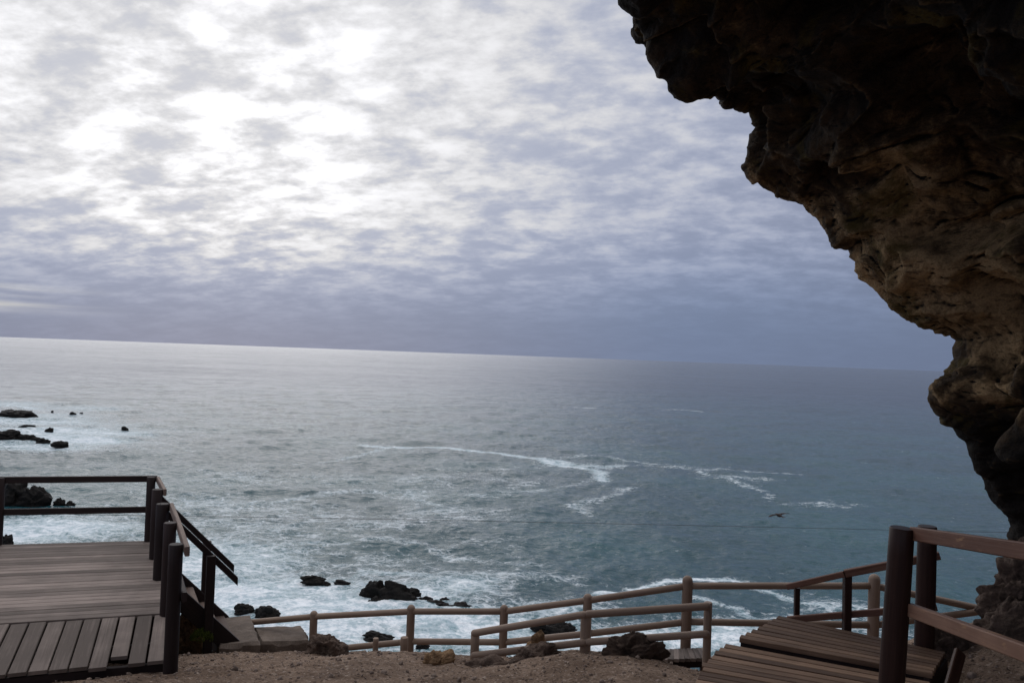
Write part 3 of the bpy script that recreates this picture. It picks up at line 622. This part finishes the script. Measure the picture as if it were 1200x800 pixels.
# posts
def lean_post(name, pb, pt, r_, mat):
    mb = MB(); mb.pole(pb, pt, r_*1.03, r_*.97, seg=24, wob=.02, rings_n=10); return part(mb, name, mat, root)
nt_, nb_ = at(1057, 618, 5.0), at(1045, 800, 5.02); dn = (nb_-nt_)/np.linalg.norm(nb_-nt_); lean_post('post', nt_+dn*1.62, nt_, .075, 'red_timber')
ft_, fb_ = at(1087, 616, 6.33), at(1083, 752, 6.33); dn = (fb_-ft_)/np.linalg.norm(fb_-ft_); lean_post('post', ft_+dn*1.5, ft_, .073, 'red_timber')
e0, e1 = at(1330, 625, 3.1), at(1330, 990, 3.1); lean_post('post', e1, e0, .075, 'red_timber')
def rail(p, q, w_, h_, mat='rail_red', name='rail'):
    mb = MB(); mb.beam(p, q, w_, h_); return part(mb, name, mat, root)
rail(at(1071, 625, 4.98), at(1340, 673, 3.08)+v3(0, 0, .02), .05, .085, name='top_rail'); rail(at(1066, 714, 4.97), at(1340, 816, 3.08), .05, .082, name='middle_rail')
# railing along the far edge, falling to the left
rl = [at(923, 687, 6.98), at(990, 672, 6.66), at(1042, 661, 6.44), at(1101, 650.5, 6.45)]
rail(rl[0], rl[1], .05, .05, name='top_rail'); rail(rl[1]+(rl[1]-rl[0])*.002+v3(0, 0, .003), rl[3], .05, .062, name='top_rail')
rail(at(923, 725.5, 6.95), at(1098, 711, 6.43), .04, .055, name='middle_rail')
mb = MB(); p = at(934, 688, 6.97); mb.beam(at(934, 722, 6.97)-v3(0, 0, .22), p, .045, .045, up=(0, 1, 0)); part(mb, 'post', 'red_timber', root)
mb = MB(); p = at(993, 673, 6.70); mb.beam(at(993, 737, 6.70)-v3(0, 0, .35), p, .062, .062, up=(0, 1, 0)); part(mb, 'post', 'red_timber', root)

# ------------------------------------------------------------------ pole fences
root = thing('pole_fence', at(640, 760, 9.6), 'long grey brown pole fence with domed posts along the cliff edge, the farther one', 'fence')
AF = [(368, 10.3, 715, 722, 762, .050), (482, 10.0, 708, 716, 751, .052), (591, 9.7, 708, 716, 752, .051), (689, 9.4, 695, 703, 742, .054), (806, 9.1, 674, 686, 728, .060), (1025, 9.0, 672, 686, 732, .064)]
for px_, Y, pt, p1, p2, r_ in AF:
    top = at(px_, pt, Y); mb = MB(); mb.pole((top[0], top[1], gz1(top[0], top[1])-.3), top, r_, r_, seg=20, dome1=True); part(mb, 'post', 'pole', root)
def prail(a, b_, r_=.039, nm='rail', dome=False):
    mb = MB(); mb.pole(a, b_, r_, r_, seg=14, dome0=dome, dome1=dome); return part(mb, nm, 'pole', root)
tp = [(240, 733.5, 10.6)] + [(a[0], a[3], a[1]) for a in AF] + [(1152, 713.5, 8.9)]; lw = [(330, 766, 10.4)] + [(a[0], a[4], a[1]) for a in AF[1:]] + [(1160, 714.5, 8.85)]
for ls in (tp, lw):
    for a, b_ in zip(ls[:-1], ls[1:]): prail(at(*a), at(*b_))
BF = [(557, 8.15, 740, 767, .045), (687, 7.95, 716, 775, .055), (830, 7.75, 705, 772, .040)]
root = thing('pole_fence', at(690, 772, 7.95), 'short grey brown pole fence with flat posts in front of the boulders, the nearer one', 'fence')
for px_, Y, pt, pb, r_ in BF:
    top = at(px_, pt+ (2 if px_ < 800 else 0), Y+.02); mb = MB(); mb.pole((top[0], top[1], gz1(top[0], top[1])-.3), top, r_, r_, seg=20); part(mb, 'post', 'pole', root)
prail(at(552, 742, 8.09), at(688, 719, 7.88), .036, dome=True); prail(at(685, 719.5, 7.885), at(833, 709.5, 7.69), .038, dome=True)
prail(at(552, 768, 8.07), at(688, 752, 7.88), .036, dome=True); prail(at(685, 752, 7.885), at(832, 742, 7.69), .036, dome=True)

for px_, py_, r_, lab in ((440.5, 747, .034, 'thin short round stub post by the farther fence, the left one'), (474, 746, .047, 'thick short round stub post beside a taller domed fence post')):
    p = at(px_, py_, 9.62); mb = MB(); mb.pole((p[0], p[1], gz1(p[0], p[1])-.2), p, r_, r_); tag(mb.build('stub_post', MAT['pole']), lab, 'post', 'short stub posts')

# boardwalk piece between the two fences
mb = MB(); a0, a1 = at(780, 762, 9.0), at(826, 760, 9.0); b0, b1 = at(776, 774, 8.62), at(836, 772, 8.62)
for i in range(9):
    k = (i+.5)/9; p, q = L2(a0, a1, k), L2(b0, b1, k); mb.beam(p, q, .058, .035)
root = thing('boardwalk', (1.9, 8.8, EYE-3.5), 'small patch of boardwalk planks on the path between the two pole fences', 'boardwalk'); part(mb, 'planks', 'deck_grey', root)
mb = MB()
for k in (.2, .8): mb.beam(L2(a0, b0, k)+v3(0, 0, -.06), L2(a1, b1, k)+v3(0, 0, -.06), .05, .08)
for c in (a0, a1, b0, b1): mb.beam(c*.9+(a0+b1)*.05+v3(0, 0, -.1), v3(c[0]*.9+(a0+b1)[0]*.05, c[1]*.9+(a0+b1)[1]*.05, gz1(c[0], c[1])-.3), .06, .06, up=(0, 1, 0))
part(mb, 'bearer', 'dark_timber', root)

# leaning stake beside the walkway
p = at(1125, 764, 5.75); q = at(1111, 815, 5.45); mb = MB(); mb.beam(q-(p-q)*.35, p, .085, .035, up=(0, -1, .2)); tag(mb.build('wooden_stake', MAT['red_timber']), 'dark board stuck in the dirt beside the walkway', 'stake')

# ------------------------------------------------------------------ concrete slabs
def slab(pts, z, th, label, seed):
    """a worn slab: grid over a quad, sides and slightly broken top edge"""
    q = [np.array(p) for p in pts]; n = 26; V = []; g_ = np.random.default_rng(seed)
    for i in range(n):
        for j in range(n):
            a, b_ = i/(n-1), j/(n-1); p = (q[0]*(1-a)+q[1]*a)*(1-b_)+(q[3]*(1-a)+q[2]*a)*b_; V.append([p[0], p[1], z])
    V = np.array(V); ed = np.minimum(np.minimum(np.repeat(np.arange(n), n), n-1-np.repeat(np.arange(n), n)), np.minimum(np.tile(np.arange(n), n), n-1-np.tile(np.arange(n), n)))
    V[:, 2] += .010*fbm(V*6, 3, .5, seed)-np.where(ed == 0, .03+.03*np.abs(fbm(V*5, 2, .5, seed+3)), 0); V[:, :2] += (ed == 0)[:, None]*.02*np.stack([fbm(V*4, 3, .6, seed+1), fbm(V*4, 3, .6, seed+2)], 1)
    f = [tuple(int(c) for c in r_) for r_ in grid_faces(n, n)]
    ring = [i*n for i in range(n)] + [(n-1)*n+j for j in range(1, n)] + [i*n+n-1 for i in range(n-2, -1, -1)] + [j for j in range(n-2, 0, -1)]
    b0 = len(V); V = np.vstack([V, V[ring]-np.array([0, 0, th])]); m_ = len(ring)
    for k in range(m_): f.append((ring[k], ring[(k+1) % m_], b0+(k+1) % m_, b0+k)[::-1])
    f.append(tuple(b0+k for k in range(m_)))
    o = mesh_obj('concrete_slab', V, f, MAT['concrete'])
    import bmesh
    bm = bmesh.new(); bm.from_mesh(o.data); bmesh.ops.recalc_face_normals(bm, faces=bm.faces); bm.to_mesh(o.data); bm.free()
    return tag(o, label, 'slab')
z1 = -3.58
slab([onz(257, 756, z1)[:2], onz(305, 752, z1)[:2], onz(294, 719, z1)[:2], onz(250, 724, z1)[:2]], EYE+z1, .3, 'square concrete landing slab at the foot of the platform stairs', 5)
z2 = -3.72
slab([onz(306, 752, z2)[:2], onz(364, 750, z2)[:2], onz(354, 732, z2)[:2], onz(296, 734, z2)[:2]], EYE+z2, .4, 'low concrete slab with a slanted end, right of the stair landing', 9)

# ------------------------------------------------------------------ loose rocks on land
def land(px0, px1, py0, py1, Y, seed, mat, label, depth=.8, sink=.15, **kw):
    c = at((px0+px1)/2, py1, Y); wd = (px1-px0)/F*Y*1.15; ht = (py1-py0)/F*Y*1.18
    boulder('boulder', (c[0], c[1], c[2]-sink), (wd, wd*depth, ht+sink), seed, mat, label, 'rock', 'boulders on the dirt', **kw)
land(697, 780, 745, 774, 7.75, 11, 'stone_dark', 'dark jagged boulder under the nearer fence rail', .5, .12, rot=.2)
land(592, 660, 757, 777, 7.72, 15, 'stone', 'low grey layered boulder at the left foot of the middle post of the nearer fence', .6, .12, rot=.5)
land(606, 652, 741, 770, 8.6, 23, 'stone_tan', 'pale tan boulder behind the nearer fence', .6, .3)
land(645, 668, 764, 774, 8.4, 31, 'stone_tan', 'small tan stone right of the pale boulder', .8, .1, sub=4)
land(362, 405, 745, 764, 9.2, 37, 'stone', 'rounded brown boulder beside the slanted concrete slab', .7, .15)
land(497, 532, 764, 781, 8.0, 43, 'stone_tan', 'orange brown rock half buried in the dirt below the nearer fence', .7, .1, sub=5)
land(545, 605, 770, 786, 7.75, 47, 'stone', 'broken edge of brown rock in the dirt left of the layered boulder', .5, .12, sub=4)
land(206, 246, 720, 756, 9.7, 53, 'stone_tan', 'tan rock under the platform stairs', .7, .2)
land(680, 700, 768, 776, 7.7, 59, 'stone', 'small grey brown stone at the foot of the middle post of the nearer fence', .8, .06, sub=4)
land(1166, 1250, 636, 700, 6.9, 67, 'stone', 'upright dark rock block right under the overhang', .8, .2, rough=.20)
land(1146, 1225, 686, 720, 6.6, 71, 'stone', 'flat topped boulder at the end of the farther fence', .7, .2, rot=.15, rough=.20)
land(1128, 1260, 708, 752, 6.35, 79, 'stone', 'broad rugged brown rock ledge beyond the walkway rail', .6, .35, rough=.20)
land(1090, 1165, 732, 768, 6.45, 83, 'stone', 'low rough rock beside the far corner of the walkway', .6, .3, rough=.20)
land(1090, 1108, 735, 744, 6.95, 87, 'stone_tan', 'small orange stained rock behind the far walkway post', .8, .1, sub=4)
land(930, 990, 800, 812, 4.0, 89, 'stone', 'x', .8, .1) if False else None

# moss tuft
g = np.random.default_rng(2); c = at(236, 751, 9.35); V = []; FF = []
for i in range(900):
    th, r_ = g.uniform(0, 6.28), g.uniform(0, 1)**.5; bx, by = r_*.13*math.cos(th), r_*.09*math.sin(th); hz = .13*(1-r_*r_)**.5+.01; le = g.uniform(.025, .05); a = g.uniform(0, 6.28); tx, ty = math.cos(a), math.sin(a)
    p = c+np.array([bx, by, hz*g.uniform(.55, 1)]); k = len(V); lean = np.array([bx*2+g.uniform(-.3, .3), by*2+g.uniform(-.3, .3), .8])*le
    V += [p-np.array([tx, ty, 0])*.007, p+np.array([tx, ty, 0])*.007, p+lean]; FF.append((k, k+1, k+2))
tag(mesh_obj('moss_tuft', V, FF, MAT['moss'], origin=c), 'small bright green moss tuft under the platform stairs', 'plant')

# ------------------------------------------------------------------ rocks in the surf
SR = [(-14, 31, 566, 595, 'largest black sea rock, peaked, behind the platform rail'), (18, 56, 573, 596, 'black sea rock with a sharp peak right of the largest one'), (60, 76, 585, 595, 'small rounded sea rock right of the peaked pair behind the platform rail'), (72, 87, 588, 595, 'low sea rock at the right end of the group behind the platform rail'),
      (-2, 14, 629, 641, 'dark sea rock showing at the foot of the left platform post'), (-12, 33, 478, 491, 'long dark reef rock farthest out at the left edge'), (30, 44, 485, 490, 'flat end rock of the farthest reef at the left'), (80, 89, 482, 488, 'small dark sea rock out beyond the left reef, larger of a pair'), (92, 97, 483, 487, 'tiny sea rock, smaller of a pair beyond the left reef'), (59, 62.5, 481, 484, 'tiny dot of rock between the farthest reef and the pair'),
      (18, 41, 497, 503, 'thin flat sea rock between the two left reefs'), (51, 61, 500, 507, 'small dark sea rock right of the thin flat one'), (-12, 23, 501, 517, 'bulky dark reef rock at the left edge, nearer row'), (19, 44, 508, 518, 'second rock of the nearer left reef'), (38, 58, 512, 521, 'third rock of the nearer left reef'), (57, 77, 515, 525, 'last rock at the right end of the nearer left reef, in white surf'), (141, 150, 499, 505, 'lone small twin peaked rock in open water at the left'),
      (349, 381, 675, 686, 'thin flat black rock awash left of the two big centre rocks'), (374, 389, 682, 687, 'small low rock between two flat awash rocks'), (389, 411, 680, 688, 'low black rock nearest left of the big centre rocks'), (419, 453, 680, 703, 'tall rounded black rock, left of the two big centre rocks'), (441, 493, 681, 709, 'big black pointed rock with brown top in the centre surf'), (428, 450, 699, 710, 'small black rock at the front foot of the big centre rocks'),
      (485, 507, 699, 709, 'small broken rock just right of the big centre rock'), (495, 530, 704, 715, 'low black rock left half of the flat centre ledge'), (511, 530, 701, 710, 'rounded knob on the flat centre ledge'), (522, 553, 706, 718, 'low black rock right half of the flat centre ledge'), (271, 298, 709, 722, 'smooth dark rock by the slab, left of a rounder one'), (295, 327, 711, 727, 'round smooth dark rock above the fence rail near the stairs'),
      (420, 461, 742, 754, 'dark rock below the fence seen behind the stub posts'), (486, 503, 753, 764, 'dark rock behind the foot of the domed fence post'), (621, 678, 731, 746, 'black wet rock in white surf framed by the nearer fence')]
for i, (x0, x1, y0, y1, lab) in enumerate(SR):
    c = onz((x0+x1)/2, y1-1, -EYE); dist_ = np.hypot(c[0], c[1]); sl_ = math.hypot(dist_, EYE); wd = (x1-x0)/F*c[1]; dp = wd*.55
    ht = (.72 if y1 < 530 else 1)*max((y1-y0)/F*sl_*.9-dp*.35*EYE/sl_, wd*.24)
    boulder('sea_rock', (c[0], c[1]+dp*.4, -.14*ht-.1), (wd, dp, ht*1.22+.1), 300+i*7, 'sea_rock', lab, 'rock', 'black rocks in the surf', sub=4, rot=RNG.uniform(-.2, .2), rough=.26, peaks=.45 if y1-y0 > .38*(x1-x0) else .08, flat=.45)

# ------------------------------------------------------------------ bird and cable
bc = at(913, 603.5, 40.0); Vb = []; Fb = []
prof = [(-.40, .008, 0), (-.33, .035, .0), (-.22, .06, 0), (-.08, .095, 0), (.06, .10, 0), (.18, .08, .005), (.25, .05, .015), (.31, .048, .02), (.36, .035, .018), (.40, .014, .01), (.47, .004, 0)]
for u, r_, dz in prof:
    for j in range(10):
        a = j*.628; Vb.append((r_*math.cos(a), u, dz+r_*.9*math.sin(a)))
for k in range(len(prof)-1):
    for j in range(10): Fb.append((k*10+j, k*10+(j+1) % 10, k*10+10+(j+1) % 10, k*10+10+j))
for sgn in (-1, 1):                       # wings grow out of the shoulder
    sp = [(.05, .22, -.12, .03, .03), (.2, .24, -.10, .05, .024), (.34, .22, -.08, .05, .02), (.48, .15, -.09, .035, .016), (.58, .06, -.10, .02, .010), (.65, -.03, -.09, .005, .005)]
    b0 = len(Vb)
    for x, f_, r_, z, th in sp: Vb += [(sgn*x, f_, z), (sgn*x, (f_+r_)/2, z+th), (sgn*x, r_, z), (sgn*x, (f_+r_)/2, z-th)]
    for k in range(len(sp)-1):
        for j in range(4): Fb.append((b0+k*4+j, b0+k*4+(j+1) % 4, b0+k*4+4+(j+1) % 4, b0+k*4+4+j))
    Fb.append((b0+20, b0+21, b0+22, b0+23))
b0 = len(Vb); Vb += [(-.03, -.30, 0), (.03, -.30, 0), (.10, -.56, -.01), (0, -.58, 0), (-.10, -.56, -.01)]; Fb.append((b0, b0+1, b0+2, b0+3, b0+4))
Vb = np.array(Vb)*.92; cy, sy = math.cos(.15), math.sin(.15); Vb = np.stack([Vb[:, 0]*cy-Vb[:, 1]*sy, Vb[:, 0]*sy+Vb[:, 1]*cy, Vb[:, 2]], 1)
bk = math.radians(-8); Vb = np.stack([Vb[:, 0]*math.cos(bk)+Vb[:, 2]*math.sin(bk), Vb[:, 1], -Vb[:, 0]*math.sin(bk)+Vb[:, 2]*math.cos(bk)], 1)
tag(mesh_obj('bird', Vb+bc, Fb, MAT['feather'], origin=bc, smooth=True), 'dark bird gliding over the water with spread wings', 'bird')
mb = MB(); pts = [at(x, y, 30) for x, y in ((-700, 588), (-300, 596), (100, 602.5), (480, 608.5), (800, 615), (1040, 620.5), (1300, 626), (1700, 631))]
for a, b_ in zip(pts[:-1], pts[1:]): mb.pole(a, b_, .008, .008, seg=6, rings_n=1)
tag(mb.build('cable', MAT['cable']), 'thin grey cable strung across in front of the sea', 'cable')
